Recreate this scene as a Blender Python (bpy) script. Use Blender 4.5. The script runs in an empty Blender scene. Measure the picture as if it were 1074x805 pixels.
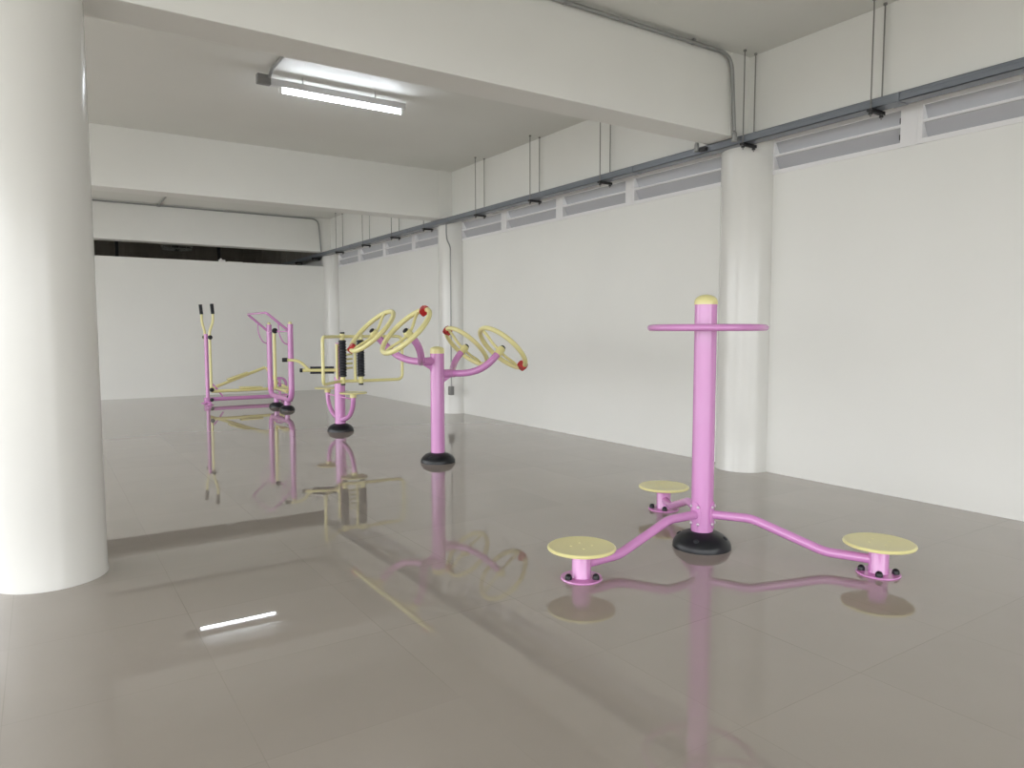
import bpy, bmesh, math, random
from mathutils import Vector, Matrix
random.seed(4)
PI = math.pi
SC = bpy.context.scene
COL = SC.collection

# ------------------------------------------------------------------ camera
EYE = 1.15
cam_d = bpy.data.cameras.new('camera')
cam = bpy.data.objects.new('camera', cam_d)
COL.objects.link(cam)
cam_d.sensor_width = 36.0
cam_d.lens = 36.0 * 750.1 / 1074.0
cam_d.clip_start = 0.05
cam_d.clip_end = 400
yaw, pitch, roll = math.radians(33.414), math.radians(-4.2775), math.radians(-0.0723)
fwd = Vector((math.sin(yaw) * math.cos(pitch), math.cos(yaw) * math.cos(pitch), math.sin(pitch)))
rt = Vector((math.cos(yaw), -math.sin(yaw), 0))
up = rt.cross(fwd)
r2 = math.cos(roll) * rt + math.sin(roll) * up
u2 = -math.sin(roll) * rt + math.cos(roll) * up
mw = Matrix((r2, u2, -fwd)).transposed().to_4x4()
mw.translation = Vector((0, 0, EYE))
cam.matrix_world = mw
SC.camera = cam

# ------------------------------------------------------------------ light
world = bpy.data.worlds.new('sky')
SC.world = world
world.use_nodes = True
bg = world.node_tree.nodes['Background']
bg.inputs[0].default_value = (0.97, 0.985, 1.0, 1)
bg.inputs[1].default_value = 5.1
TUBE_POWER = 34.0
# portals: tell the sampler where the sky comes in (they give no light themselves)
for nm, loc, rot, sx, sy in (('opening_portal_side', (-4.85, 3.9, 1.35), (0, -math.pi / 2, 0), 2.6, 20.0),
                             ('opening_portal_rear', (0.05, -6.25, 1.35), (math.pi / 2, 0, 0), 9.8, 2.6)):
    ld = bpy.data.lights.new(nm, 'AREA')
    ld.shape = 'RECTANGLE'
    ld.size, ld.size_y = sx, sy
    ld.cycles.is_portal = True
    lo = bpy.data.objects.new(nm, ld)
    COL.objects.link(lo)
    lo.location = loc
    lo.rotation_euler = rot
vs = SC.view_settings
vs.view_transform = 'Standard'
vs.look = 'None'
vs.gamma = 1.0
vs.use_curve_mapping = False
vs.exposure = 0.0
SC.cycles.max_bounces = 14
SC.cycles.diffuse_bounces = 9
SC.cycles.glossy_bounces = 6
SC.cycles.caustics_reflective = False
SC.cycles.caustics_refractive = False
SC.cycles.use_denoising = True
SC.cycles.use_adaptive_sampling = False
SC.cycles.blur_glossy = 0.0


# ------------------------------------------------------------------ materials
def mat(name, col, rough=0.5, metal=0.0, spec=0.5, emis=None, estr=0.0, coat=0.0, coat_r=0.05, var=0.0, vscale=3.0, bump=0.0, bscale=80.0):
    m = bpy.data.materials.new(name)
    m.use_nodes = True
    nt = m.node_tree
    b = nt.nodes['Principled BSDF']
    b.inputs['Base Color'].default_value = (*col, 1)
    b.inputs['Roughness'].default_value = rough
    b.inputs['Metallic'].default_value = metal
    b.inputs['Specular IOR Level'].default_value = spec
    b.inputs['Coat Weight'].default_value = coat
    b.inputs['Coat Roughness'].default_value = coat_r
    if emis:
        b.inputs['Emission Color'].default_value = (*emis, 1)
        b.inputs['Emission Strength'].default_value = estr
    if var > 0 or bump > 0:
        tc = nt.nodes.new('ShaderNodeNewGeometry')
    if var > 0:
        n = nt.nodes.new('ShaderNodeTexNoise')
        n.inputs['Scale'].default_value = vscale
        n.inputs['Detail'].default_value = 6
        nt.links.new(tc.outputs['Position'], n.inputs['Vector'])
        mr = nt.nodes.new('ShaderNodeMapRange')
        mr.inputs['From Min'].default_value = 0.3
        mr.inputs['From Max'].default_value = 0.7
        mr.inputs['To Min'].default_value = 1 - var
        mr.inputs['To Max'].default_value = 1 + var
        nt.links.new(n.outputs['Fac'], mr.inputs['Value'])
        mx = nt.nodes.new('ShaderNodeVectorMath')
        mx.operation = 'SCALE'
        mx.inputs[0].default_value = col
        nt.links.new(mr.outputs['Result'], mx.inputs['Scale'])
        nt.links.new(mx.outputs['Vector'], b.inputs['Base Color'])
    if bump > 0:
        n2 = nt.nodes.new('ShaderNodeTexNoise')
        n2.inputs['Scale'].default_value = bscale
        n2.inputs['Detail'].default_value = 4
        nt.links.new(tc.outputs['Position'], n2.inputs['Vector'])
        bp = nt.nodes.new('ShaderNodeBump')
        bp.inputs['Strength'].default_value = bump
        bp.inputs['Distance'].default_value = 0.01
        nt.links.new(n2.outputs['Fac'], bp.inputs['Height'])
        nt.links.new(bp.outputs['Normal'], b.inputs['Normal'])
    return m


M_WALL = mat('wall_paint', (0.795, 0.80, 0.775), 0.55, spec=0.3, var=0.02, vscale=0.9, bump=0.08, bscale=14)
M_CEIL = mat('ceiling_paint', (0.74, 0.745, 0.715), 0.5, spec=0.3, var=0.025, vscale=0.8, bump=0.05, bscale=9)
M_BEAM = mat('beam_paint', (0.795, 0.80, 0.775), 0.5, spec=0.3, var=0.02, vscale=1.2, bump=0.06, bscale=10)
M_COLUMN = mat('column_enamel', (0.715, 0.715, 0.69), 0.2, spec=0.5, var=0.02, vscale=2.0, bump=0.05, bscale=7)
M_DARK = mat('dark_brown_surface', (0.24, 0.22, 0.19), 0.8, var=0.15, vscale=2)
M_DARKPOST = mat('black_metal', (0.02, 0.02, 0.022), 0.6)
M_PINK = mat('pink_powder_coat', (0.65, 0.275, 0.595), 0.25, spec=0.5, coat=0.6, coat_r=0.05)
M_YEL = mat('pale_yellow_powder_coat', (0.82, 0.765, 0.36), 0.35, spec=0.5, coat=0.35, coat_r=0.15)
M_BLACK = mat('black_plastic', (0.007, 0.008, 0.011), 0.36, spec=0.4)
M_RUB = mat('black_rubber', (0.016, 0.018, 0.024), 0.55, spec=0.4)
M_RED = mat('red_plastic', (0.45, 0.012, 0.015), 0.3, coat=0.4)
M_STEEL = mat('galvanised_steel', (0.38, 0.385, 0.38), 0.4, metal=0.7, var=0.06, vscale=12)
M_CONDUIT = mat('grey_conduit_steel', (0.30, 0.305, 0.30), 0.42, metal=0.35)
M_TRAY = mat('blue_grey_enamel', (0.175, 0.195, 0.225), 0.35, spec=0.5, coat=0.2)
M_ROD = mat('threaded_rod_steel', (0.24, 0.235, 0.225), 0.45, metal=0.5)
M_FRAME = mat('white_aluminium', (0.80, 0.80, 0.81), 0.35)
M_LOUV = mat('grey_louvre_aluminium', (0.47, 0.475, 0.50), 0.4)
M_BATTEN = mat('white_lamp_metal', (0.62, 0.62, 0.63), 0.35)
M_TUBE = mat('lit_tube', (0.9, 0.9, 0.9), 0.4, emis=(0.86, 0.92, 1.0), estr=TUBE_POWER)
M_OUTLET = mat('grey_outlet_plastic', (0.22, 0.22, 0.22), 0.5)
M_WHITEP = mat('white_plastic', (0.78, 0.78, 0.76), 0.5)
M_BOLT = mat('bright_bolt_steel', (0.6, 0.5, 0.6), 0.3, metal=0.7)
M_GROUND = mat('outdoor_concrete', (0.50, 0.49, 0.46), 0.85, var=0.08, vscale=0.6)


def floor_material():
    m = bpy.data.materials.new('polished_floor_tile')
    m.use_nodes = True
    nt = m.node_tree
    N, L = nt.nodes, nt.links
    b = N['Principled BSDF']
    geo = N.new('ShaderNodeNewGeometry')
    sep = N.new('ShaderNodeSeparateXYZ')
    L.new(geo.outputs['Position'], sep.inputs[0])

    def op(o, a, bb=None, c=None):
        n = N.new('ShaderNodeMath')
        n.operation = o
        for i, v in enumerate((a, bb, c)):
            if v is None:
                continue
            if isinstance(v, (int, float)):
                n.inputs[i].default_value = v
            else:
                L.new(v, n.inputs[i])
        return n.outputs[0]
    T = 0.6
    fx = op('DIVIDE', op('ADD', sep.outputs['X'], 0.14 + 12.0), T)
    fy = op('DIVIDE', op('ADD', sep.outputs['Y'], -1.30 + 30.0), T)
    ex = op('ABSOLUTE', op('SUBTRACT', op('FRACT', op('ADD', fx, 0.5)), 0.5))
    ey = op('ABSOLUTE', op('SUBTRACT', op('FRACT', op('ADD', fy, 0.5)), 0.5))
    g = op('MINIMUM', ex, ey)
    line = op('LESS_THAN', g, 0.0024)
    comb = N.new('ShaderNodeCombineXYZ')
    L.new(op('FLOOR', fx), comb.inputs[0])
    L.new(op('FLOOR', fy), comb.inputs[1])
    wn = N.new('ShaderNodeTexWhiteNoise')
    L.new(comb.outputs[0], wn.inputs['Vector'])
    cloud = N.new('ShaderNodeTexNoise')
    cloud.inputs['Scale'].default_value = 2.3
    cloud.inputs['Detail'].default_value = 8
    cloud.inputs['Roughness'].default_value = 0.6
    L.new(geo.outputs['Position'], cloud.inputs['Vector'])
    v = op('ADD', op('MULTIPLY', wn.outputs['Value'], 0.05), op('MULTIPLY', cloud.outputs['Fac'], 0.12))
    v = op('ADD', v, 0.915)
    sc = N.new('ShaderNodeVectorMath')
    sc.operation = 'SCALE'
    sc.inputs[0].default_value = FLOOR_COL
    L.new(v, sc.inputs['Scale'])
    # how far a joint is filled with dirt varies along the floor
    dn = N.new('ShaderNodeTexNoise')
    dn.inputs['Scale'].default_value = 0.9
    L.new(geo.outputs['Position'], dn.inputs['Vector'])
    mr = N.new('ShaderNodeMapRange')
    mr.inputs['From Min'].default_value = 0.35
    mr.inputs['From Max'].default_value = 0.65
    mr.inputs['To Min'].default_value = 0.0
    mr.inputs['To Max'].default_value = 0.45
    L.new(dn.outputs['Fac'], mr.inputs['Value'])
    mix = N.new('ShaderNodeMix')
    mix.data_type = 'RGBA'
    L.new(op('MULTIPLY', line, mr.outputs['Result']), mix.inputs['Factor'])
    L.new(sc.outputs['Vector'], mix.inputs['A'])
    mix.inputs['B'].default_value = (0.16, 0.14, 0.12, 1)
    L.new(mix.outputs['Result'], b.inputs['Base Color'])
    b.inputs['Roughness'].default_value = 0.0
    b.inputs['IOR'].default_value = 1.75
    b.inputs['Specular IOR Level'].default_value = 0.5
    # each tile lies at a hair's tilt of its own, so reflections break a little at the joints
    w2 = N.new('ShaderNodeVectorMath')
    w2.operation = 'SUBTRACT'
    L.new(wn.outputs['Color'], w2.inputs[0])
    w2.inputs[1].default_value = (0.5, 0.5, 0.5)
    w3 = N.new('ShaderNodeVectorMath')
    w3.operation = 'MULTIPLY'
    L.new(w2.outputs[0], w3.inputs[0])
    w3.inputs[1].default_value = (0.0012, 0.0012, 0)
    w4 = N.new('ShaderNodeVectorMath')
    w4.operation = 'ADD'
    L.new(w3.outputs[0], w4.inputs[0])
    L.new(geo.outputs['Normal'], w4.inputs[1])
    w5 = N.new('ShaderNodeVectorMath')
    w5.operation = 'NORMALIZE'
    L.new(w4.outputs[0], w5.inputs[0])
    L.new(w5.outputs[0], b.inputs['Normal'])
    return m


FLOOR_COL = (0.385, 0.347, 0.311)
M_FLOOR = floor_material()


# ------------------------------------------------------------------ geometry helpers
def link(name, bm, m, parent=None, smooth=True, mw=None, loc=None):
    bmesh.ops.remove_doubles(bm, verts=bm.verts, dist=1e-6)
    bmesh.ops.recalc_face_normals(bm, faces=bm.faces)
    me = bpy.data.meshes.new(name)
    bm.to_mesh(me)
    bm.free()
    me.materials.append(m)
    if smooth:
        me.polygons.foreach_set('use_smooth', [True] * len(me.polygons))
        try:
            me.set_sharp_from_angle(angle=math.radians(38))
        except Exception:
            pass
    o = bpy.data.objects.new(name, me)
    COL.objects.link(o)
    if parent is not None:
        o.parent = parent
    if loc is not None:
        o.location = loc
    return o


def tag(o, label=None, cat=None, group=None, kind=None):
    if label:
        o['label'] = label
    if cat:
        o['category'] = cat
    if group:
        o['group'] = group
    if kind:
        o['kind'] = kind
    return o


def thing(name, label, cat, loc=(0, 0, 0), rz=0, group=None):
    o = bpy.data.objects.new(name, None)
    o.empty_display_size = 0.1
    COL.objects.link(o)
    o.location = loc
    o.rotation_euler = (0, 0, rz)
    return tag(o, label, cat, group)


def struct(name, bm, m, parent=None, smooth=False, label=None, cat=None):
    o = link(name, bm, m, parent, smooth)
    if parent is None:
        o['kind'] = 'structure'
    return tag(o, label, cat)


def box(bm, x0, x1, y0, y1, z0, z1, bev=0.0, mtx=None):
    vs_ = [bm.verts.new((x, y, z)) for x in (x0, x1) for y in (y0, y1) for z in (z0, z1)]
    f = [(0, 1, 3, 2), (4, 6, 7, 5), (0, 4, 5, 1), (2, 3, 7, 6), (0, 2, 6, 4), (1, 5, 7, 3)]
    fs = [bm.faces.new([vs_[i] for i in q]) for q in f]
    if bev > 0:
        es = list({e for ff in fs for e in ff.edges})
        r = bmesh.ops.bevel(bm, geom=es, offset=bev, segments=2, affect='EDGES', profile=0.5)
        vs_ = list({v for v in r['verts']} | {v for v in vs_ if v.is_valid})
    if mtx is not None:
        bmesh.ops.transform(bm, matrix=mtx, verts=[v for v in vs_ if v.is_valid])


def fillet(pts, r, n=6, closed=False):
    P = [Vector(p) for p in pts]
    out = []
    N_ = len(P)
    for i, p in enumerate(P):
        if not closed and i in (0, N_ - 1):
            out.append(p)
            continue
        a, b = P[(i - 1) % N_], P[(i + 1) % N_]
        d1, d2 = (a - p), (b - p)
        rr = r[i] if isinstance(r, (list, tuple)) else r
        t = min(rr, d1.length * 0.48, d2.length * 0.48)
        s, e = p + d1.normalized() * t, p + d2.normalized() * t
        for k in range(n + 1):
            u = k / n
            out.append((1 - u) ** 2 * s + 2 * u * (1 - u) * p + u * u * e)
    return out


def tube(bm, pts, r, seg=14, closed=False, caps=True, flat=None):
    """round pipe along pts; r number or one per point; flat=(a,b) scales the section"""
    P = [Vector(p) for p in pts]
    Q = [P[0]]
    for p in P[1:]:
        if (p - Q[-1]).length > 1e-5:
            Q.append(p)
    if not isinstance(r, (list, tuple)):
        r = [r] * len(Q)
    P = Q
    n = len(P)
    tang = []
    for i in range(n):
        if closed:
            t = P[(i + 1) % n] - P[i - 1]
        else:
            t = P[min(i + 1, n - 1)] - P[max(i - 1, 0)]
        tang.append(t.normalized())
    ref = Vector((0, 0, 1)) if abs(tang[0].z) < 0.9 else Vector((1, 0, 0))
    u = tang[0].cross(ref).normalized()
    rings = []
    for i in range(n):
        if i > 0:
            ax = tang[i - 1].cross(tang[i])
            if ax.length > 1e-7:
                u = Matrix.Rotation(tang[i - 1].angle(tang[i]), 3, ax.normalized()) @ u
        u = (u - tang[i] * u.dot(tang[i])).normalized()
        w = tang[i].cross(u)
        rings.append([bm.verts.new(P[i] + (u * math.cos(2 * PI * k / seg) + w * math.sin(2 * PI * k / seg)) * r[i]) for k in range(seg)])
    for i in range(n if closed else n - 1):
        a, b = rings[i], rings[(i + 1) % n]
        off = 0
        if closed and i == n - 1:
            best = min(range(seg), key=lambda s: (a[0].co - b[s].co).length)
            off = best
        for k in range(seg):
            bm.faces.new((a[k], a[(k + 1) % seg], b[(k + 1 + off) % seg], b[(k + off) % seg]))
    if caps and not closed:
        bm.faces.new(rings[0][::-1])
        bm.faces.new(rings[-1])


def lathe(bm, prof, seg=32, mtx=None, a0=0.0, a1=2 * PI):
    """profile of (radius, height) about Z, moved by mtx"""
    mtx = mtx or Matrix.Identity(4)
    full = abs(a1 - a0 - 2 * PI) < 1e-6
    cols = []
    ns = seg if full else seg + 1
    for k in range(ns):
        a = a0 + (a1 - a0) * k / seg
        cols.append([bm.verts.new(mtx @ Vector((max(r_, 1e-5) * math.cos(a), max(r_, 1e-5) * math.sin(a), z_))) for r_, z_ in prof])
    for k in range(seg):
        A, B = cols[k], cols[(k + 1) % ns]
        for i in range(len(prof) - 1):
            bm.faces.new((A[i], B[i], B[i + 1], A[i + 1]))
    bmesh.ops.remove_doubles(bm, verts=bm.verts, dist=3e-5)


def frame_to(direction, origin):
    z = Vector(direction).normalized()
    ref = Vector((0, 0, 1)) if abs(z.z) < 0.95 else Vector((1, 0, 0))
    x = ref.cross(z).normalized()
    y = z.cross(x)
    m = Matrix((x, y, z)).transposed().to_4x4()
    m.translation = Vector(origin)
    return m


def circle(c, n, r, k=48, a0=0.0, a1=2 * PI):
    F = frame_to(n, c)
    m = k if abs(a1 - a0 - 2 * PI) < 1e-6 else k + 1
    return [F @ Vector((r * math.cos(a0 + (a1 - a0) * i / k), r * math.sin(a0 + (a1 - a0) * i / k), 0)) for i in range(m)]


def knob(bm, c, n, r, h=None):
    h = h or r * 0.8
    prof = [(r, 0)] + [(r * math.cos(t * PI / 12), h * 0.35 + h * 0.65 * math.sin(t * PI / 12)) for t in range(0, 7)]
    prof[-1] = (0, prof[-1][1])
    lathe(bm, [(0, 0)] + prof, 16, frame_to(n, c))


BM = bmesh.new

# ------------------------------------------------------------------ the setting
XB = 4.74            # face of the long beam on the right
XW = 4.90            # right wall
ZC, ZS = 3.28, 2.649  # ceiling, beam soffits
Y_END = 18.6
X_OPEN = -4.8
Y_BACK = -6.2
BEAMS = [(-6.05, -5.755), (-1.15, -0.855), (3.80, 4.075), (8.655, 8.95), (13.49, 13.785)]
COLY = [-5.9, -1.02, 3.89, 8.87, 13.75]

b = BM(); box(b, X_OPEN, XW + 0.2, Y_BACK, Y_END + 0.2, -0.12, 0.0)
struct('floor', b, M_FLOOR, label='polished grey beige floor of large square tiles', cat='floor')
b = BM(); box(b, -60, 60, -60, 80, -0.5, -0.14)
struct('ground', b, M_GROUND, label='pale concrete yard outside the open side', cat='ground')
b = BM(); box(b, X_OPEN - 0.3, XW + 0.2, Y_BACK, Y_END + 0.2, ZC, ZC + 0.18)
struct('ceiling', b, M_CEIL, label='off-white painted concrete ceiling between the beams', cat='ceiling')

b = BM(); box(b, XW, XW + 0.16, Y_BACK, Y_END, 0.0, 2.372)
struct('wall_right', b, M_WALL, label='long off-white wall on the right under the louvre windows', cat='wall')
b = BM(); box(b, X_OPEN, XW, 13.70, 13.80, 0.0, 2.39)
struct('wall_back', b, M_WALL, label='low off-white partition wall behind the machines', cat='wall')
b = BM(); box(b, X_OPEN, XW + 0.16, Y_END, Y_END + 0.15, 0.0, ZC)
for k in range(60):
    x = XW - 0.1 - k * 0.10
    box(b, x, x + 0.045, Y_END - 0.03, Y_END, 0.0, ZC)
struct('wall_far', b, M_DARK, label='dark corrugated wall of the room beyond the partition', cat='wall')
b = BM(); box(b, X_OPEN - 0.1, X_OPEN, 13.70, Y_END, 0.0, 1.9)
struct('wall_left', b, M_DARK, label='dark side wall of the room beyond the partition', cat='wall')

BEAM_LABELS = ['cross beam farthest behind the viewer', 'cross beam just behind the viewer', 'nearest cross beam above the round wall column', 'middle cross beam beyond the lit tube light', 'far cross beam above the partition wall']
for (y0, y1), lb in zip(BEAMS, BEAM_LABELS):
    b = BM(); box(b, X_OPEN - 0.3, XB - 0.21, y0, y1, ZS, ZC, 0.004)
    struct('ceiling_beam', b, M_BEAM, label='off-white painted ' + lb, cat='beam')
    b = BM(); box(b, XB - 0.212, XB + 0.001, y0 - 0.006, y1 + 0.006, ZS + 0.001, ZC, 0.004)
    struct('column_head', b, M_BEAM, label='off-white column head at the wall end of the ' + lb, cat='column head')
b = BM(); box(b, XB, XW + 0.16, 13.785, Y_END, 2.654, ZC, 0.003)  # same beam carried on; the dim room's shade is put into its colour
struct('ceiling_beam', b, M_DARK, label='end of the long beam beyond the partition, coloured dark for the room shade', cat='beam')
b = BM(); box(b, XB, XW + 0.16, Y_BACK, 13.785, 2.654, ZC, 0.003)
struct('ceiling_beam', b, M_BEAM, label='long off-white beam running above the right wall behind the cable tray', cat='beam')
b = BM(); box(b, X_OPEN - 0.3, X_OPEN, Y_BACK, Y_END, ZS, ZC, 0.004)
struct('ceiling_beam', b, M_BEAM, label='edge beam over the open side of the hall', cat='beam')


def column(x, y, r, label):
    b = BM()
    prof = [(r + 0.004, 0), (r + 0.004, 0.012), (r, 0.03)] + [(r, 0.03 + (ZS - 0.035) * k / 10) for k in range(1, 11)] + [(r - 0.006, ZS)]
    lathe(b, prof, 64, Matrix.Translation((x, y, 0)))
    return struct('column', b, M_COLUMN, smooth=True, label=label, cat='column')


for y, lb in zip(COLY, ['round half-sunk wall column behind the viewer', 'round wall column beside the viewer', 'near round white column sunk in the right wall', 'middle round white wall column with a grey conduit', 'far round white wall column at the partition corner']):
    column(4.885, y, 0.222, lb)
for y, lb in zip(COLY[:3], ['free-standing round column farthest behind the viewer', 'free-standing round column just behind the viewer', 'large free-standing round white column on the left']):
    if y < 3:
        if y < -3:
            column(0.0, y, 0.235, lb)
    else:
        column(0.0, y + 0.055, 0.235, lb)

b = BM(); box(b, 6.1, 6.3, -12, 24, -0.14, 4.2)  # added unseen wall, cuts the outdoor light reaching the louvre blades
struct('shade_wall', b, M_WALL, label='unseen wall added outside to dim the light on the louvre windows', cat='wall')

# louvre windows in the strip between wall and beam
ZL0, ZL1 = 2.372, 2.654


def louvre_window(idx, y0, y1, label):
    root = bpy.data.objects.new('window_%d' % idx, None)
    COL.objects.link(root)
    root.location = (XW, y0, ZL0)
    root['kind'] = 'structure'
    tag(root, label, 'louvre window')
    w, h = y1 - y0, ZL1 - ZL0 - 0.002
    b = BM()
    fw = 0.032
    box(b, -0.012, 0.06, 0, w, 0, fw)
    box(b, -0.012, 0.06, 0, w, h - fw, h)
    box(b, -0.0115, 0.0605, 0, fw, 0, h)
    box(b, -0.0115, 0.0605, w - fw, w, 0, h)
    link('window_frame', b, M_FRAME, root, False)
    for k in range(2):
        z0 = fw + k * 0.112
        b = BM()
        # blade slopes from a low outer edge to a high inner edge
        p = [(0.004, z0 + 0.112), (0.010, z0 + 0.118), (0.075, z0 + 0.005), (0.069, z0 - 0.001)]
        va = [b.verts.new((x, fw, z)) for x, z in p]
        vb = [b.verts.new((x, w - fw, z)) for x, z in p]
        b.faces.new(va[::-1]); b.faces.new(vb)
        for i in range(4):
            b.faces.new((va[i], va[(i + 1) % 4], vb[(i + 1) % 4], vb[i]))
        bl = link('louvre_blade', b, M_LOUV, root, False)
        if k == 0:
            b = BM(); box(b, -0.008, 0.006, fw, w - fw, z0 + 0.103, z0 + 0.120)
            link('blade_lip', b, M_FRAME, bl, False)
    b = BM()  # dark blocks stand in for the shade in the gaps at the blade ends
    for z in (0.055, 0.165):
        for q in (fw + 0.004, ):
            box(b, 0.004, 0.03, q, q + 0.012, z, z + 0.035)
    link('blade_gap_shade', b, M_DARKPOST, root, False)
    return root


wi = 0
spans = []
for y0, y1 in ((-0.79, 0.25), (0.33, 1.39), (1.47, 2.555), (2.635, 3.69)):
    spans.append((y0, y1, None))
BAY1 = [(4.11, 5.28), (5.34, 6.42), (6.48, 7.56), (7.62, 8.67)]
BAY2 = [(9.08, 10.14), (10.20, 11.26), (11.32, 12.38), (12.44, 13.50)]
ordn = ['nearest', 'second', 'third', 'farthest']
k = 0
for y0, y1, _ in spans[::-1]:
    wi += 1
    louvre_window(wi, y0, y1, ['white louvre window just right of the near wall column', 'white louvre window at the right edge of the photo', 'white louvre window beside the viewer', 'white louvre window just behind the viewer'][wi - 1])
for i, (y0, y1) in enumerate(BAY1):
    wi += 1
    louvre_window(wi, y0, y1, '%s white louvre window between the near and middle wall columns' % ordn[i])
for i, (y0, y1) in enumerate(BAY2):
    wi += 1
    louvre_window(wi, y0, y1, '%s white louvre window between the middle and far wall columns' % ordn[i])
# mullions between the windows and plaster infill beside the columns
ti = 0
for y0, y1 in ((0.25, 0.33), (1.39, 1.47), (2.555, 2.635), (5.28, 5.34), (6.42, 6.48), (7.56, 7.62), (10.14, 10.20), (11.26, 11.32), (12.38, 12.44)):
    ti += 1
    b = BM(); box(b, XW - 0.014, XW + 0.07, y0, y1, ZL0, ZL1)
    struct('trim_%d' % ti, b, M_FRAME)
for y0, y1 in ((Y_BACK, -0.79), (3.69, 4.11), (8.67, 9.08), (13.50, Y_END)):
    b = BM(); box(b, XW, XW + 0.16, y0, y1, ZL0, ZL1)
    ti += 1
    struct('trim_%d' % ti, b, M_WALL)

# ------------------------------------------------------------------ cable tray and hangers
TX0, TX1, TZ0, TZ1 = 4.593, 4.700, 2.590, 2.647
tr = thing('cable_tray', 'long blue grey metal cable tray hung along the right wall', 'cable tray', (4.63, 2.0, TZ0))
b = BM()
t_ = 0.004
box(b, TX0 - 4.63, TX1 - 4.63, -5.5, 16.3, 0, t_)
box(b, TX0 - 4.63, TX0 - 4.63 + t_, -5.5, 16.3, 0, TZ1 - TZ0 - 0.003)
box(b, TX1 - 4.63 - t_, TX1 - 4.63, -5.5, 16.3, 0, TZ1 - TZ0 - 0.003)
link('tray_body', b, M_TRAY, tr, False)
b = BM()
box(b, TX0 - 4.63 - 0.003, TX1 - 4.63 + 0.003, -5.5, 16.3, TZ1 - TZ0 - 0.003, TZ1 - TZ0)
box(b, TX0 - 4.633, TX0 - 4.63, -5.5, 16.3, TZ1 - TZ0 - 0.018, TZ1 - TZ0)
link('tray_cover', b, M_TRAY, tr, False)
for y in (-2.4, 0.0 + 0.52, 2.95, 5.3, 7.75, 10.1, 12.6):
    b = BM()
    box(b, TX0 - 4.638, TX0 - 4.633, y, y + 0.09, 0.002, TZ1 - TZ0 - 0.004)
    box(b, TX0 - 4.638, TX1 - 4.63, y, y + 0.09, -0.004, 0.0)
    link('joint_plate', b, M_TRAY, tr, False)

proto = None
HANG = [(2.70, 'rod hanger of the cable tray at the top right of the photo'),
        (3.715, 'rod hanger of the cable tray right beside the near conduit drop'),
        (5.40, 'nearest rod hanger of the cable tray beyond the near cross beam'),
        (6.58, 'middle rod hanger of the cable tray between near and middle cross beams'),
        (7.76, 'rod hanger of the cable tray just before the middle wall column'),
        (9.20, 'rod hanger of the cable tray just beyond the middle wall column'),
        (10.30, 'second rod hanger of the cable tray beyond the middle cross beam'),
        (11.48, 'third rod hanger of the cable tray beyond the middle cross beam'),
        (12.75, 'last rod hanger of the cable tray before the far cross beam'),
        (1.45, 'rod hanger of the cable tray beside the viewer'),
        (14.1, 'first rod hanger of the cable tray in the dark gap over the partition'),
        (15.2, 'second rod hanger of the cable tray in the dark gap over the partition'),
        (16.3, 'third rod hanger of the cable tray in the dark gap over the partition')]


def make_hanger():
    t = thing('tray_hanger', '', 'rod hanger', (4.63, 0, ZC), 0, 'threaded rod hangers of the cable tray')
    for x in (-0.048, 0.079):
        b = BM()
        tube(b, [(x, 0, 0), (x, 0, -0.745)], 0.0048, 8)
        r = link('hanger_rod', b, M_ROD, t)
        b = BM()
        lathe(b, [(0, 0), (0.012, 0), (0.012, -0.012), (0, -0.012)], 12, Matrix.Translation((x, 0, -0.0005)))
        link('anchor_nut', b, M_ROD, r)
    b = BM()
    box(b, -0.065, 0.095, -0.018, 0.018, -0.712, -0.695)
    box(b, -0.065, 0.095, -0.018, -0.015, -0.718, -0.695)
    link('clamp_bar', b, M_DARKPOST, t, False)
    for x in (-0.048, 0.079):
        b = BM()
        lathe(b, [(0, 0), (0.013, 0), (0.013, -0.012), (0, -0.012)], 6, Matrix.Translation((x, 0, -0.7185)))
        link('clamp_nut', b, M_DARKPOST, t)
    return t


def dup(root, loc, label, rz=None):
    r = root.copy()
    COL.objects.link(r)
    r.location = loc
    if rz is not None:
        r.rotation_euler = (0, 0, rz)
    r['label'] = label
    for ch in list(root.children):
        c = ch.copy()
        COL.objects.link(c)
        c.parent = r
        for g in list(ch.children):
            d = g.copy()
            COL.objects.link(d)
            d.parent = c
    return r


hp = make_hanger()
for i, (y, lb) in enumerate(HANG):
    if i == 0:
        hp.location = (4.63, y, ZC)
        hp['label'] = 'steel ' + lb
    else:
        dup(hp, (4.63, y, ZC), 'steel ' + lb)


# ------------------------------------------------------------------ conduits
def gland(bm, c, r=0.02):
    lathe(bm, [(0, 0), (r, 0), (r, 0.03), (r * 0.8, 0.032), (r * 0.8, 0.055), (r * 0.6, 0.07), (0, 0.07)], 12, Matrix.Translation(c))


t = thing('conduit_pipe', 'grey steel conduit along the top of the near beam, bending down to the tray', 'conduit', (4.5, 3.772, ZC))
b = BM()
pts = fillet([(-6.5, 0.0, -0.035), (0.0, 0.0, -0.035), (0.04, -0.006, -0.60)], 0.13, 10)
tube(b, pts, 0.0145, 12)
pp = link('pipe', b, M_CONDUIT, t)
b = BM(); gland(b, (0.042, -0.008, TZ1 - ZC - 0.045), 0.024); box(b, 0.05, 0.10, -0.02, 0.005, TZ1 - ZC - 0.03, TZ1 - ZC - 0.01)
link('end_gland', b, M_CONDUIT, t)
for x in (-4.6, -3.1, -1.6, -0.42):
    b = BM(); tube(b, [(x - 0.012, 0, -0.035), (x + 0.012, 0, -0.035)], 0.018, 12)
    box(b, x - 0.012, x + 0.012, -0.016, 0.014, -0.02, -0.012)
    link('saddle_clip', b, M_CONDUIT, t)
t = thing('conduit_gland', 'short grey conduit gland standing on the cable tray behind the near beam', 'gland', (4.570, 4.17, TZ1 - 0.035))
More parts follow.
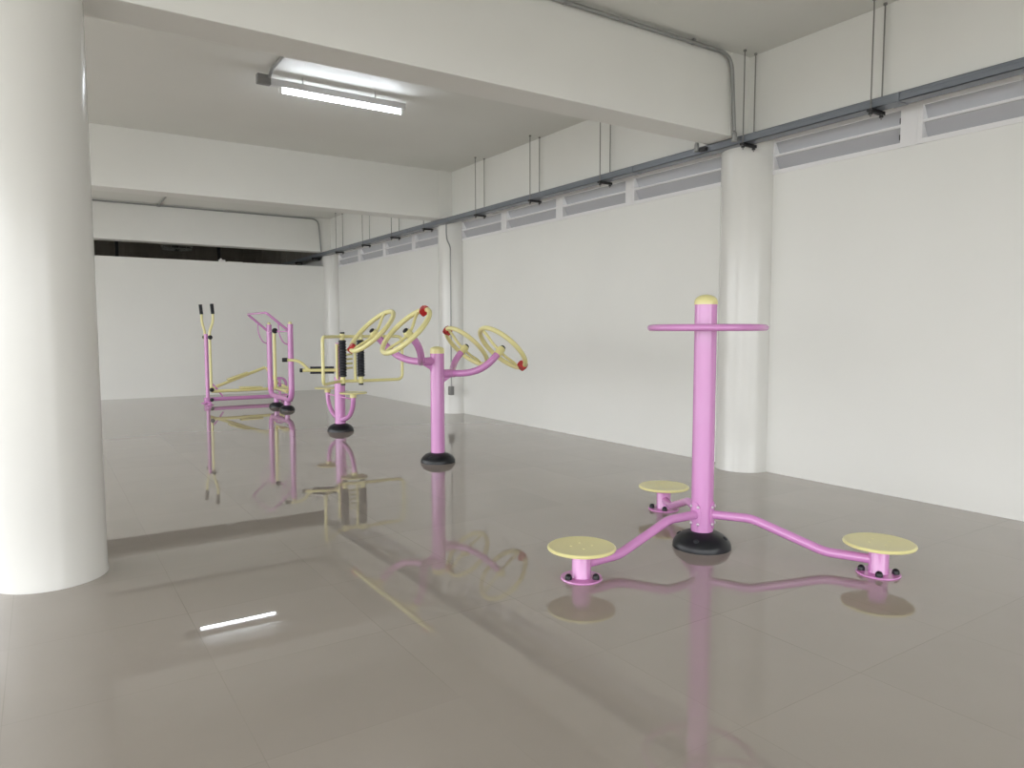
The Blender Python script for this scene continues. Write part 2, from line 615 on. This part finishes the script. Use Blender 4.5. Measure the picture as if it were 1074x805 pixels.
b = BM(); gland(b, (0, 0, 0), 0.023)
link('gland_body', b, M_CONDUIT, t)
b = BM(); lathe(b, [(0, 0.0701), (0.011, 0.0701), (0.011, 0.085), (0, 0.085)], 10)
link('gland_tip', b, M_CONDUIT, t)
b = BM(); box(b, -0.012, 0.0225, -0.10, -0.03, -0.01, 0.02, 0.003)
link('junction_block', b, M_DARKPOST, t)

t = thing('conduit_pipe', 'thin grey conduit along the top of the far beam, bending down at the wall', 'conduit', (4.5, 13.474, ZC))
b = BM()
tube(b, fillet([(-6.5, 0.0, -0.03), (0.0, 0.0, -0.03), (0.045, 0.0, -0.632)], 0.13, 8), 0.0125, 10)
link('pipe', b, M_CONDUIT, t)
b = BM(); lathe(b, [(0, 0), (0.03, 0), (0.03, 0.045), (0, 0.045)], 14, Matrix.Translation((-2.73, -0.014, -0.048)))
link('junction_box', b, M_CONDUIT, t)
b = BM(); tube(b, [(-2.73, -0.03, -0.014), (-2.73, -1.3, -0.014)], 0.0125, 10)
link('branch_pipe', b, M_CONDUIT, t)

t = thing('conduit_pipe', 'grey wavy-topped conduit dropping down the middle wall column to an outlet', 'conduit', (4.66, 8.66, 0))
b = BM()
tube(b, fillet([(-0.02, -0.02, 2.586), (-0.02, -0.02, 2.46), (0.0, 0.0, 2.37), (0.02, -0.06, 2.28), (0.02, -0.06, 2.10), (0.02, -0.06, 0.39)], 0.07, 6), 0.010, 10)
link('pipe', b, M_CONDUIT, t)
b = BM(); box(b, -0.012, 0.045, -0.095, -0.025, 0.27, 0.39, 0.005)
link('outlet_box', b, M_OUTLET, t)
# thin cable down the far wall column
t = thing('wall_cable', 'thin white cable hanging down the far wall column from the tray', 'cable', (4.66, 13.5, 2.6))
b = BM()
tube(b, fillet([(0.10, -0.06, -0.01), (0.11, -0.03, -0.35), (0.02, -0.06, -0.7), (0.03, -0.045, -0.95), (-0.02, 0.02, -1.35), (-0.01, 0.02, -2.5)], 0.2, 8), 0.005, 8)
link('cable', b, M_WHITEP, t)


# ------------------------------------------------------------------ tube lights
def make_lamp():
    t = thing('tube_light', 'lit white tube light on the ceiling beyond the near cross beam', 'light', (1.70, 6.16, 3.135), 0, 'tube lights on the ceiling')
    b = BM(); box(b, -0.02, 1.19, -0.022, 0.022, 0.030, 0.086, 0.003)
    link('lamp_body', b, M_BATTEN, t, False)
    b = BM(); tube(b, [(0.07, 0, 0), (1.145, 0, 0)], 0.0125, 14)
    link('lamp_tube', b, M_TUBE, t)
    for x in (0.05, 1.145):
        b = BM(); box(b, x, x + 0.022, -0.015, 0.015, -0.017, 0.036, 0.003)
        link('lamp_holder', b, M_WHITEP, t, False)
    b = BM(); box(b, -0.13, -0.0205, -0.028, 0.028, 0.03, 0.108, 0.005)
    link('junction_box', b, M_OUTLET, t, False)
    for x in (0.25, 0.9):
        b = BM(); tube(b, [(x, 0, 0.064), (x, 0, ZC - 3.135)], 0.006, 8)
        link('mount_stud', b, M_BATTEN, t)
    b = BM(); tube(b, [(-0.035, -0.027, 0.085), (-0.035, -0.12, 0.128), (-0.035, -2.05, 0.130)], 0.0135, 10)
    link('supply_conduit', b, M_CONDUIT, t)
    return t


lp = make_lamp()
lp2 = dup(lp, (1.72, 10.98, 3.17), 'lit white tube light mirrored in the floor, hidden above the middle cross beam')
lp2['group'] = 'tube lights on the ceiling'

# ------------------------------------------------------------------ the dark room beyond
t = thing('ceiling_fan', 'dim round caged fan hanging in the dark gap above the partition', 'fan', (2.50, 16.6, 3.28))
b = BM()
for rr in (0.28, 0.2, 0.12):
    tube(b, circle((0, 0, -0.42), (0, 0, 1), rr, 32), 0.008, 8, closed=True)
tube(b, circle((0, 0, -0.36), (0, 0, 1), 0.3, 32), 0.012, 8, closed=True)
for k in range(12):
    a = k * PI / 6
    tube(b, [(0.05 * math.cos(a), 0.05 * math.sin(a), -0.44), (0.28 * math.cos(a), 0.28 * math.sin(a), -0.42), (0.3 * math.cos(a), 0.3 * math.sin(a), -0.36)], 0.005, 6)
link('fan_cage', b, M_STEEL, t)
b = BM(); lathe(b, [(0, -0.46), (0.05, -0.45), (0.06, -0.38), (0.06, -0.28), (0.02, -0.25), (0.02, 0), (0, 0)], 16)
link('fan_motor', b, M_DARKPOST, t)
for k in range(3):
    b = BM(); box(b, 0.05, 0.26, -0.045, 0.045, -0.375, -0.37, mtx=Matrix.Rotation(k * 2 * PI / 3, 4, 'Z'))
    link('fan_blade', b, M_DARKPOST, t)
for x, lb in ((1.42, 'left thin black post in the dark gap above the partition'), (3.42, 'right thin black post in the dark gap above the partition')):
    b = BM(); box(b, x - 0.03, x + 0.03, 17.0, 17.06, 0, ZC)
    tag(link('steel_post', b, M_DARKPOST, None, False), lb, 'post', 'black posts beyond the partition')
b = BM(); box(b, 2.75, 2.86, 13.71, 13.78, 2.39, 2.425, 0.006); lathe(b, [(0, 0.0), (0.02, 0), (0.02, 0.02), (0, 0.028)], 12, Matrix.Translation((2.79, 13.745, 2.425)))
tag(link('plaster_lump', b, M_WHITEP, None), 'small white lump lying on top of the partition wall', 'block')
b = BM(); box(b, 2.89, 3.16, 13.72, 13.77, 2.39, 2.40, 0.003)
tag(link('paper_strip', b, M_WHITEP, None), 'thin flat white strip lying on top of the partition wall', 'strip')


# ------------------------------------------------------------------ shared machine parts
def dome_base(parent, x=0, y=0, r=0.152, h=0.088, rin=0.06, bolts=4):
    b = BM()
    prof = [(0, 0.0), (r, 0), (r, 0.008)]
    tmax = math.acos(rin / r)
    for k in range(1, 11):
        a = k / 10 * tmax
        prof.append((r * math.cos(a), 0.008 + (h - 0.008) * math.sin(a) / math.sin(tmax)))
    h = prof[-1][1]
    prof.append((rin, h))
    prof.append((0, h))
    lathe(b, prof, 40, Matrix.Translation((x, y, 0)))
    o = link('base_cover', b, M_BLACK, parent)
    for k in range(bolts):
        a = 0.5 + k * 2 * PI / bolts
        bb = BM()
        knob(bb, (x + r * 0.80 * math.cos(a), y + r * 0.80 * math.sin(a), h * 0.66), (math.cos(a) * 0.7, math.sin(a) * 0.7, 1), r * 0.09, r * 0.05)
        link('base_bolt', bb, M_RUB, o)
    return o


def pole(parent, r, z0, z1, x=0, y=0, name='pole', m=None):
    b = BM()
    lathe(b, [(0, z0), (r, z0), (r, z0 + 0.01), (r, z1), (0, z1)], 40, Matrix.Translation((x, y, 0)))
    return link(name, b, m or M_PINK, parent)


def cap(parent, r, z, h, x=0, y=0, st=0.25):
    b = BM()
    prof = [(0, z), (r, z), (r, z + h * st)] + [(r * math.cos(k / 8 * PI / 2), z + h * st + h * (1 - st) * math.sin(k / 8 * PI / 2)) for k in range(1, 9)]
    lathe(b, prof, 32, Matrix.Translation((x, y, 0)))
    return link('pole_cap', b, M_YEL, parent)


# ------------------------------------------------------------------ waist twister
TW = (2.905, 2.568)
t = thing('waist_twister', 'pink three-plate waist twister exercise machine, nearest of the machines', 'exercise machine', (TW[0], TW[1], 0))
dome_base(t)
pole(t, 0.0575, 0.07, 1.283)
cap(t, 0.060, 1.283, 0.052)
b = BM()
tube(b, circle((0.01, 0, 1.163), (0, 0, 1), 0.290, 72), 0.0175, 16, closed=True)
ring = link('hand_ring', b, M_PINK, t)
b = BM()
for k in range(3):
    a = PI / 3 + k * 2 * PI / 3 + 0.2
    tube(b, [(0.05 * math.cos(a), 0.05 * math.sin(a), 1.163), (0.01 + 0.288 * math.cos(a), 0.288 * math.sin(a), 1.163)], 0.012, 12)
link('ring_spoke', b, M_PINK, t)
for ang, S in ((-178.0, 0.845), (-64.2, 0.842), (59.0, 0.80)):
    a = math.radians(ang)
    R_ = Matrix.Rotation(a, 4, 'Z')

    def T(p):
        return R_ @ Vector(p)
    b = BM()
    tube(b, [T(p) for p in fillet([(0.05, 0, 0.18), (0.255, 0, 0.185), (0.605, 0, 0.068), (S - 0.03, 0, 0.066)], 0.04, 8)], 0.023, 16)
    arm = link('arm', b, M_PINK, t)
    # curved oval flange hugging the pole
    b = BM()
    nu, nv = 12, 10
    for rr, flip in ((0.0585, 0), (0.063, 1)):
        g = []
        for i in range(nu * 2):
            th = 2 * PI * i / (nu * 2)
            row = []
            for j in range(1, 6):
                q = j / 5
                aa = 0.62 * q * math.cos(th)
                zz = 0.178 + 0.072 * q * math.sin(th)
                row.append(b.verts.new(T((rr * math.cos(aa), rr * math.sin(aa), zz))))
            g.append(row)
        c0 = b.verts.new(T((rr, 0, 0.178)))
        for i in range(nu * 2):
            A, B = g[i], g[(i + 1) % (nu * 2)]
            b.faces.new((c0, A[0], B[0]))
            for j in range(4):
                b.faces.new((A[j], A[j + 1], B[j + 1], B[j]))
        if flip == 0:
            inner = g
        else:
            for i in range(nu * 2):
                b.faces.new((inner[i][4], g[i][4], g[(i + 1) % (nu * 2)][4], inner[(i + 1) % (nu * 2)][4]))
    fl = link('flange_plate', b, M_PINK, arm)
    for sa in (-1, 1):
        for sz in (-1, 1):
            aa = 0.36 * sa
            b = BM()
            c = T((0.0625 * math.cos(aa), 0.0625 * math.sin(aa), 0.178 + 0.045 * sz))
            n = T((math.cos(aa), math.sin(aa), 0)) - T((0, 0, 0))
            knob(b, c, n, 0.0085, 0.008)
            link('flange_bolt', b, M_BOLT, arm)
    px, py = S * math.cos(a), S * math.sin(a)
    Mx = Matrix.Translation((px, py, 0))
    b = BM()
    lathe(b, [(0, 0), (0.096, 0), (0.098, 0.003), (0.096, 0.008), (0.05, 0.009), (0, 0.009)], 40, Mx)
    link('foot_flange', b, M_PINK, t)
    b = BM()
    lathe(b, [(0.0, 0.007), (0.048, 0.007), (0.0445, 0.014), (0.0445, 0.108), (0.0425, 0.111), (0, 0.111)], 32, Mx)
    link('pedestal', b, M_PINK, t)
    b = BM()
    lathe(b, [(0.0, 0.1105), (0.034, 0.1105), (0.034, 0.1165), (0.038, 0.117), (0.038, 0.139), (0.0, 0.139)], 28, Mx)
    link('swivel_hub', b, M_PINK, t)
    b = BM()
    lathe(b, [(0, 0.138), (0.150, 0.138), (0.158, 0.141), (0.160, 0.146), (0.158, 0.151), (0.152, 0.1545), (0.145, 0.1535), (0, 0.1535)], 64, Mx)
    pl = link('foot_plate', b, M_YEL, t)
    for k in range(4):
        aa = PI / 4 + k * PI / 2 + 0.3
        b = BM(); knob(b, (px + 0.05 * math.cos(aa), py + 0.05 * math.sin(aa), 0.1533), (0, 0, 1), 0.0055, 0.0025)
        link('plate_screw', b, M_YEL, pl)
    nb = 3 if ang < -100 else 4
    for k in range(nb):
        aa = math.radians({-178.0: -63, -64.2: -58, 59.0: -40}[ang]) - k * 2 * PI / nb
        b = BM(); knob(b, (px + 0.073 * math.cos(aa), py + 0.073 * math.sin(aa), 0.0085), (0, 0, 1), 0.0165, 0.026)
        link('foot_bolt', b, M_BLACK, t)


# ------------------------------------------------------------------ hand wheel machine
def heart(bm, mtx, s, th):
    n = 28
    out = []
    for k in range(n):
        q = 2 * PI * k / n
        x = 16 * math.sin(q) ** 3
        y = 13 * math.cos(q) - 5 * math.cos(2 * q) - 2 * math.cos(3 * q) - math.cos(4 * q)
        out.append((x / 16 * s, (y + 2) / 16 * s))
    lv = []
    for z, sc_ in ((0, 0.9), (th * 0.3, 1.0), (th * 0.7, 1.0), (th, 0.8)):
        lv.append([bm.verts.new(mtx @ Vector((x * sc_, y * sc_, z))) for x, y in out])
    for a, c in zip(lv, lv[1:]):
        for k in range(n):
            bm.faces.new((a[k], a[(k + 1) % n], c[(k + 1) % n], c[k]))
    for L_ in (lv[0][::-1], lv[-1]):
        c = bm.verts.new(sum((v.co for v in L_), Vector()) / n)
        for k in range(n):
            bm.faces.new((c, L_[k], L_[(k + 1) % n]))


WH = (2.883, 5.552)
t = thing('hand_wheel_machine', 'pink post with four tilted pale yellow hand wheels carrying red heart knobs', 'exercise machine', (WH[0], WH[1], 0))
dome_base(t, r=0.15, h=0.085, rin=0.065)
pole(t, 0.0605, 0.06, 0.955)
cap(t, 0.062, 0.952, 0.062, st=0.55)
for side, zs in ((-1, 0.885), (1, 0.775)):
    stem_end = Vector((side * 0.15, 0, zs))
    b = BM()
    tube(b, [(side * 0.03, 0, zs), stem_end + Vector((side * 0.02, 0, 0))], 0.036, 18)
    st = link('arm_stem', b, M_PINK, t)
    b = BM()
    gv = [(side * 0.055, zs - 0.03), (side * 0.135, zs - 0.033), (side * 0.055, zs - 0.115), (side * 0.072, zs - 0.07)]
    tri = [gv[0], gv[1], gv[3], gv[2]]
    va = [b.verts.new((x, -0.004, z)) for x, z in tri]
    vb = [b.verts.new((x, 0.004, z)) for x, z in tri]
    b.faces.new(va); b.faces.new(vb[::-1])
    for i in range(4):
        b.faces.new((va[i], vb[i], vb[(i + 1) % 4], va[(i + 1) % 4]))
    link('gusset', b, M_PINK, st, False)
    for ysgn in (-1, 1):
        wc = Vector(((0.49 if side > 0 and ysgn > 0 else side * 0.455), ysgn * 0.345, zs + (0.262 if side < 0 else 0.225)))
        n = Vector((side * 0.707, 0, 0.707))
        end = wc - n * 0.075
        b = BM()
        # bent prong: leaves the stem level, bows outward and climbs square to its wheel
        p0 = stem_end + Vector((0, 0, 0))
        ctrl1 = Vector((side * 0.27, ysgn * 0.21, zs - 0.005))
        ctrl2 = end - n * 0.16
        pts = []
        for k in range(17):
            u = k / 16
            pts.append((1 - u) ** 3 * p0 + 3 * u * (1 - u) ** 2 * ctrl1 + 3 * u * u * (1 - u) * ctrl2 + u ** 3 * end)
        tube(b, pts, 0.030, 18)
        link('prong', b, M_PINK, t)
        e_out = Vector((side * 0.707, 0, -0.707))    # towards the low outer rim
        e_y = Vector((0, 1, 0))
        RW = 0.243
        rim = []
        for k in range(64):
            q = 2 * PI * k / 64
            rim.append(wc + n * 0.0 + (e_out * math.cos(q) + e_y * math.sin(q)) * RW)
        b = BM(); tube(b, rim, 0.0205, 14, closed=True)
        wheel = link('hand_wheel', b, M_YEL, t)
        # heart angle
        hq = {(-1, -1): math.radians(180), (-1, 1): math.radians(20), (1, 1): math.radians(180 - 25), (1, -1): math.radians(-22)}[(side, ysgn)]
        for q in ((0.1, 2.75) if ysgn < 0 else (0.05, 2.8)):
            d_ = e_out * math.cos(q) + e_y * math.sin(q)
            b = BM()
            tube(b, fillet([wc - n * 0.035 + d_ * 0.015, wc - n * 0.03 + d_ * 0.08, wc + d_ * 0.19, wc + d_ * RW], 0.05, 5), 0.0125, 12)
            link('spoke', b, M_YEL, wheel)
        b = BM(); lathe(b, [(0, -0.08), (0.034, -0.08), (0.034, -0.01), (0.026, 0.0), (0, 0.0)], 24, frame_to(n, wc))
        link('hub', b, M_YEL, wheel)
        b = BM(); knob(b, wc, n, 0.024, 0.02)
        link('hub_cap', b, M_BLACK, wheel)
        d_ = e_out * math.cos(hq) + e_y * math.sin(hq)
        hc = wc + d_ * (RW - 0.014) + n * 0.008
        hm = Matrix((n.cross(d_), d_, n)).transposed().to_4x4()
        hm.translation = hc
        if side < 0 and ysgn > 0:
            hm = hm @ Matrix.Rotation(PI, 4, 'Z')
        b = BM(); heart(b, hm @ Matrix.Translation((0, 0, -0.04)), 0.046, 0.062)
        link('heart_knob', b, M_RED, wheel)

# ------------------------------------------------------------------ roller massage machine
RM = (2.86, 7.93)
t = thing('roller_massager', 'pink and yellow massage machine with black ribbed rollers and round seats', 'exercise machine', (RM[0], RM[1], 0))
dome_base(t, r=0.15, h=0.085, rin=0.065)
pole(t, 0.0605, 0.06, 0.62)
pole(t, 0.040, 0.62, 1.01, name='upper_pole')
# U-shaped seat carrier in the Y direction
b = BM()
U = []
for k in range(25):
    q = PI * k / 24
    U.append((0, -0.42 * math.cos(q), 0.435 - 0.30 * math.sin(q) ** 0.8))
tube(b, U, 0.0265, 16)
link('seat_carrier', b, M_PINK, t)
b = BM(); tube(b, [(0, -0.41, 0.395), (0, 0.41, 0.395)], 0.010, 10)
link('cross_rod', b, M_PINK, t)
for s in (-1, 1):
    b = BM(); lathe(b, [(0, 0.415), (0.036, 0.415), (0.036, 0.462), (0, 0.462)], 24, Matrix.Translation((0, s * 0.42, 0)))
    link('seat_collar', b, M_YEL, t)
    b = BM(); lathe(b, [(0, 0.461), (0.148, 0.461), (0.152, 0.467), (0.148, 0.474), (0, 0.474)], 40, Matrix.Translation((0, s * 0.42, 0)))
    link('round_seat', b, M_YEL, t)
# rails: a lower and an upper one, joined at both ends into a hand frame
LE = Vector((-0.40, -0.62, 0)); RE = Vector((0.66, -0.27, 0))
Rl1 = Vector((-0.04, -0.22, 0)); Rl2 = Vector((0.155, -0.265, 0))
b = BM()
zl, zu = 0.585, 1.085
path = [LE + Vector((0, 0, zl)), Rl1 + Vector((-0.02, 0.03, zl)), Rl2 + Vector((0, 0.02, zl)), RE + Vector((0, 0, zl)), RE + Vector((0, 0, zu)), Rl2 + Vector((0, 0.02, zu)), Rl1 + Vector((-0.02, 0.03, zu)), LE + Vector((0, 0, zu))]
tube(b, fillet(path, [0.06, 0.1, 0.05, 0.07, 0.07, 0.05, 0.1, 0.06], 6, closed=True), 0.0175, 12, closed=True)
link('hand_rail', b, M_YEL, t)
b = BM(); tube(b, [(0.10, -0.235, zl), (0.10, -0.235, zu)], 0.0165, 12)
link('rail_upright', b, M_YEL, t)
b = BM(); tube(b, [(-0.045, -0.05, 0.60), (-0.045, -0.05, 1.0)], 0.016, 12)
link('rail_upright', b, M_YEL, t)
for z in (zl, 0.99):
    b = BM(); tube(b, [(0, 0, z), (-0.03, -0.20, z)], 0.016, 12)
    link('rail_bracket', b, M_YEL, t)


def ribbed(bm, p0, p1, r, n, depth=0.006, seg=24):
    p0, p1 = Vector(p0), Vector(p1)
    L_ = (p1 - p0).length
    prof = [(0, 0)]
    for k in range(n):
        z = L_ * k / n
        dz = L_ / n
        prof += [(r - depth, z), (r, z + dz * 0.2), (r, z + dz * 0.75), (r - depth, z + dz * 0.95)]
    prof += [(r - depth, L_), (0, L_)]
    lathe(bm, prof, seg, frame_to(p1 - p0, p0))


for P_ in (Rl1, Rl2):
    x, y = P_.x, P_.y
    b = BM(); ribbed(b, (x, y, 0.635), (x, y, 1.045), 0.042, 13, 0.010)
    ro = link('massage_roller', b, M_RUB, t)
    for z0, z1 in ((0.560, 0.634), (1.046, 1.115)):
        b = BM(); lathe(b, [(0, z0), (0.027, z0), (0.027, z1), (0, z1)], 20, Matrix.Translation((x, y, 0)))
        link('roller_bearing', b, M_YEL, ro)
    for z0, z1 in ((0.540, 0.5595), (1.1155, 1.135)):
        b = BM(); lathe(b, [(0, z0), (0.026, z0), (0.026, z1), (0, z1)], 20, Matrix.Translation((x, y, 0)))
        link('end_cap', b, M_BLACK, ro)
b = BM()
for k in range(5):
    z = 0.72 + k * 0.052
    tube(b, [(0.02, -0.02, z), (0.165, 0.03, z)], 0.012, 10)
link('rung', b, M_YEL, t)
b = BM(); tube(b, [(0.06, 0.05, 0.62), (0.06, 0.05, 0.95)], 0.02, 12)
link('rung_post', b, M_YEL, t)
# horizontal roller to the left with its cranked grip
hr0, hr1 = Vector((-0.29, 0.15, 0.70)), Vector((-0.05, 0.04, 0.70))
for dz in (0.028, -0.028):
    b = BM(); ribbed(b, hr0 + Vector((0, 0, dz)), hr1 + Vector((0, 0, dz)), 0.014, 12, 0.002)
    link('hand_roller', b, M_RUB, t)
b = BM(); tube(b, [hr0 + Vector((-0.075, 0.035, 0)), hr1 + Vector((0.03, -0.015, 0))], 0.019, 12)
hb = link('roller_bar', b, M_YEL, t)
b = BM(); d_ = (hr0 - hr1).normalized(); q0 = hr0 + d_ * 0.085; tube(b, [q0, q0 + d_ * 0.03], 0.024, 14)
link('end_cap', b, M_BLACK, hb)
b = BM()
cr = fillet([hr0 + d_ * 0.01, hr0 + d_ * 0.03 + Vector((0, 0, 0.02)), hr0 + d_ * 0.12 + Vector((0, 0, 0.11)), hr0 + d_ * 0.25 + Vector((0, 0, 0.12))], 0.06, 5)
tube(b, cr, 0.0165, 12)
cg = link('grip_arm', b, M_YEL, t)
e_ = cr[-1]
b = BM(); tube(b, [e_, e_ + d_ * 0.055], 0.024, 14)
link('grip', b, M_BLACK, cg)

# ------------------------------------------------------------------ elliptical walker
EY = 10.72
EX = 2.97
t = thing('swing_walker', 'pink walker with two tall posts, a tilted top handle and one hanging lever', 'exercise machine', (EX, EY, 0))
DY, PN, PF = 0.28, 0.52, 0.60
for s in (-1, 1):
    dome_base(t, 0, s * DY, r=0.108, h=0.07, rin=0.045, bolts=3)
    b = BM(); lathe(b, [(0, 0.05), (0.038, 0.05), (0.038, 0.165), (0, 0.165)], 24, Matrix.Translation((0, s * DY, 0)))
    link('leg', b, M_PINK, t)
b = BM()
tube(b, fillet([(0, -PN, 1.245), (0, -PN, 0.16), (0, PF, 0.16), (0, PF, 1.245)], 0.17, 10), 0.040, 20)
link('u_frame', b, M_PINK, t)
for s in (-1, 1):
    cap(t, 0.026, 1.246, 0.035, 0, PF if s > 0 else -PN)
b = BM()
tube(b, fillet([(0, -PN, 1.13), (-0.32, -PN + 0.02, 1.40), (-0.32, PF - 0.02, 1.40), (0, PF, 1.13)], 0.06, 6), 0.0175, 12)
link('top_handle', b, M_PINK, t)
for s in (-1, 1):
    b = BM()
    py_ = PF if s > 0 else -PN
    tube(b, fillet([(-0.165, py_, 1.25), (-0.16, py_, 1.10), (-0.10, py_, 0.98), (-0.03, py_, 0.95)], 0.1, 6), 0.009, 8)
    link('brace_hoop', b, M_PINK, t)
b = BM(); tube(b, [(-0.02, -PN + 0.04, 1.14), (-0.02, PF - 0.04, 1.14)], 0.012, 12)
link('lever_axle', b, M_PINK, t)
b = BM(); tube(b, fillet([(-0.05, 0.13, 1.14), (-0.05, 0.13, 0.32), (-0.02, 0.22, 0.29)], 0.05, 5), 0.023, 14)
lv = link('swing_lever', b, M_YEL, t)
b = BM(); lathe(b, [(0, 0), (0.04, 0), (0.04, 0.03), (0, 0.036)], 20, frame_to((0, -1, 0), (-0.05, 0.105, 1.15)))
link('pivot_cap', b, M_BLACK, lv)
b = BM(); box(b, -0.06, 0.05, -0.32, 0.0, 0.275, 0.305, 0.008); tube(b, [(-0.02, 0.2, 0.29), (-0.02, -0.36, 0.27)], 0.018, 12)
link('foot_pedal', b, M_YEL, t)
b = BM(); knob(b, (-0.01, -PN + 0.13, 0.20), (-0.3, -0.8, 0.1), 0.024, 0.03)
link('frame_bolt', b, M_BLACK, t)

# ------------------------------------------------------------------ elliptical trainer along the partition
t = thing('elliptical_trainer', 'low pink and yellow elliptical trainer with two upright black-gripped arms', 'exercise machine', (2.175, 11.98, 0))
LN = 1.14
b = BM(); tube(b, [(0, 0, 0.075), (LN + 0.10, 0, 0.075)], 0.031, 16)
link('floor_beam', b, M_PINK, t)
b = BM(); tube(b, [(0, -0.20, 0.035), (0, 0.20, 0.035)], 0.018, 14); box(b, -0.055, 0.045, -0.04, 0.04, 0.02, 0.105, 0.006)
ft = link('tail_foot', b, M_PINK, t)
for s in (-1, 1):
    b = BM(); lathe(b, [(0, 0), (0.06, 0), (0.062, 0.008), (0.03, 0.016), (0.02, 0.03), (0, 0.03)], 20, Matrix.Translation((-0.01, s * 0.19, 0)))
    link('foot_pad', b, M_PINK, ft)
b = BM(); knob(b, (0.045, -0.05, 0.07), (0.5, -1, 0.1), 0.03, 0.035)
link('foot_bolt', b, M_BLACK, ft)
b = BM(); tube(b, [(0, 0, 0.08), (0, 0, 1.10)], 0.028, 16)
link('tail_post', b, M_PINK, t)
b = BM(); tube(b, [(0.02, -0.20, 1.05), (0.02, 0.20, 1.05)], 0.015, 12)
link('pivot_axle', b, M_PINK, t)
for s in (-1, 1):
    y_ = s * 0.19
    lo = Vector((0.02 if s < 0 else 0.05, y_, 0.24)); pv = Vector((0.02, y_, 1.05))
    top = Vector((0.075 if s < 0 else -0.02, y_, 1.29))
    b = BM()
    tube(b, fillet([lo, pv, Vector((0.02, y_, 1.14)), top, top + Vector((0.0, 0, 0.14))], 0.07, 5), 0.019, 12)
    arm = link('swing_arm', b, M_YEL, t)
    b = BM(); ribbed(b, top + Vector((0, 0, 0.12)), top + Vector((-0.012, 0, 0.275)), 0.026, 10, 0.002)
    link('grip', b, M_RUB, arm)
    b = BM(); lathe(b, [(0, 0), (0.034, 0), (0.034, 0.03), (0, 0.036)], 18, frame_to((0, s, 0), (0.02, y_ + s * 0.014, 1.05)))
    link('pivot_cap', b, M_BLACK, arm)
    b = BM(); lathe(b, [(0, 0), (0.032, 0), (0.032, 0.03), (0, 0.036)], 18, frame_to((0, s, 0), lo + Vector((0, s * 0.014, 0))))
    link('pivot_cap', b, M_BLACK, arm)
    hi = Vector((LN + 0.06, y_, 0.215)) if s < 0 else Vector((LN - 0.20, y_, 0.545))
    b = BM(); tube(b, [lo + Vector((0, 0, -0.025)), hi], 0.024, 12)
    pk = link('pedal_link', b, M_YEL, t)
    d_ = (hi - lo).normalized()
    c_ = lo.lerp(hi, 0.50)
    Y_ = Vector((0, 1, 0)); Z_ = d_.cross(Y_)
    mm = Matrix((d_, Y_, Z_)).transposed().to_4x4(); mm.translation = c_ + Vector((0, 0, 0.026))
    b = BM(); box(b, -0.17, 0.17, -0.065, 0.065, -0.012, 0.012, 0.006, mtx=mm)
    link('foot_pedal', b, M_YEL, pk)
    # crank arm up to the axle of the drive disc
    b = BM(); tube(b, [hi + Vector((0, -s * 0.03, 0)), Vector((LN - 0.02, s * 0.10, 0.27))], 0.02, 12)
    link('crank_arm', b, M_YEL, t)
b = BM(); lathe(b, [(0.085, -0.03), (0.115, -0.03), (0.12, -0.02), (0.12, 0.02), (0.115, 0.03), (0.085, 0.03), (0.085, -0.03)], 32, frame_to((0, 1, 0), (LN - 0.02, 0, 0.27)))
link('drive_disc', b, M_PINK, t)
b = BM(); tube(b, [(LN - 0.02, 0, 0.09), (LN - 0.02, 0, 0.38)], 0.02, 14); tube(b, [(LN - 0.02, -0.12, 0.27), (LN - 0.02, 0.12, 0.27)], 0.018, 12)
link('disc_support', b, M_PINK, t)
b = BM(); tube(b, [(LN + 0.07, -0.22, 0.045), (LN + 0.07, 0.22, 0.045)], 0.024, 14)
ff = link('front_foot', b, M_PINK, t)
for s in (-1, 1):
    b = BM(); lathe(b, [(0, 0), (0.06, 0), (0.062, 0.008), (0.03, 0.016), (0.02, 0.03), (0, 0.03)], 20, Matrix.Translation((LN + 0.07, s * 0.19, 0)))
    link('foot_pad', b, M_PINK, ff)
b = BM(); tube(b, fillet([(0.03, -0.10, 0.34), (0.09, -0.12, 0.28), (0.20, -0.12, 0.12)], 0.05, 5), 0.013, 10)
link('tail_brace', b, M_PINK, t)
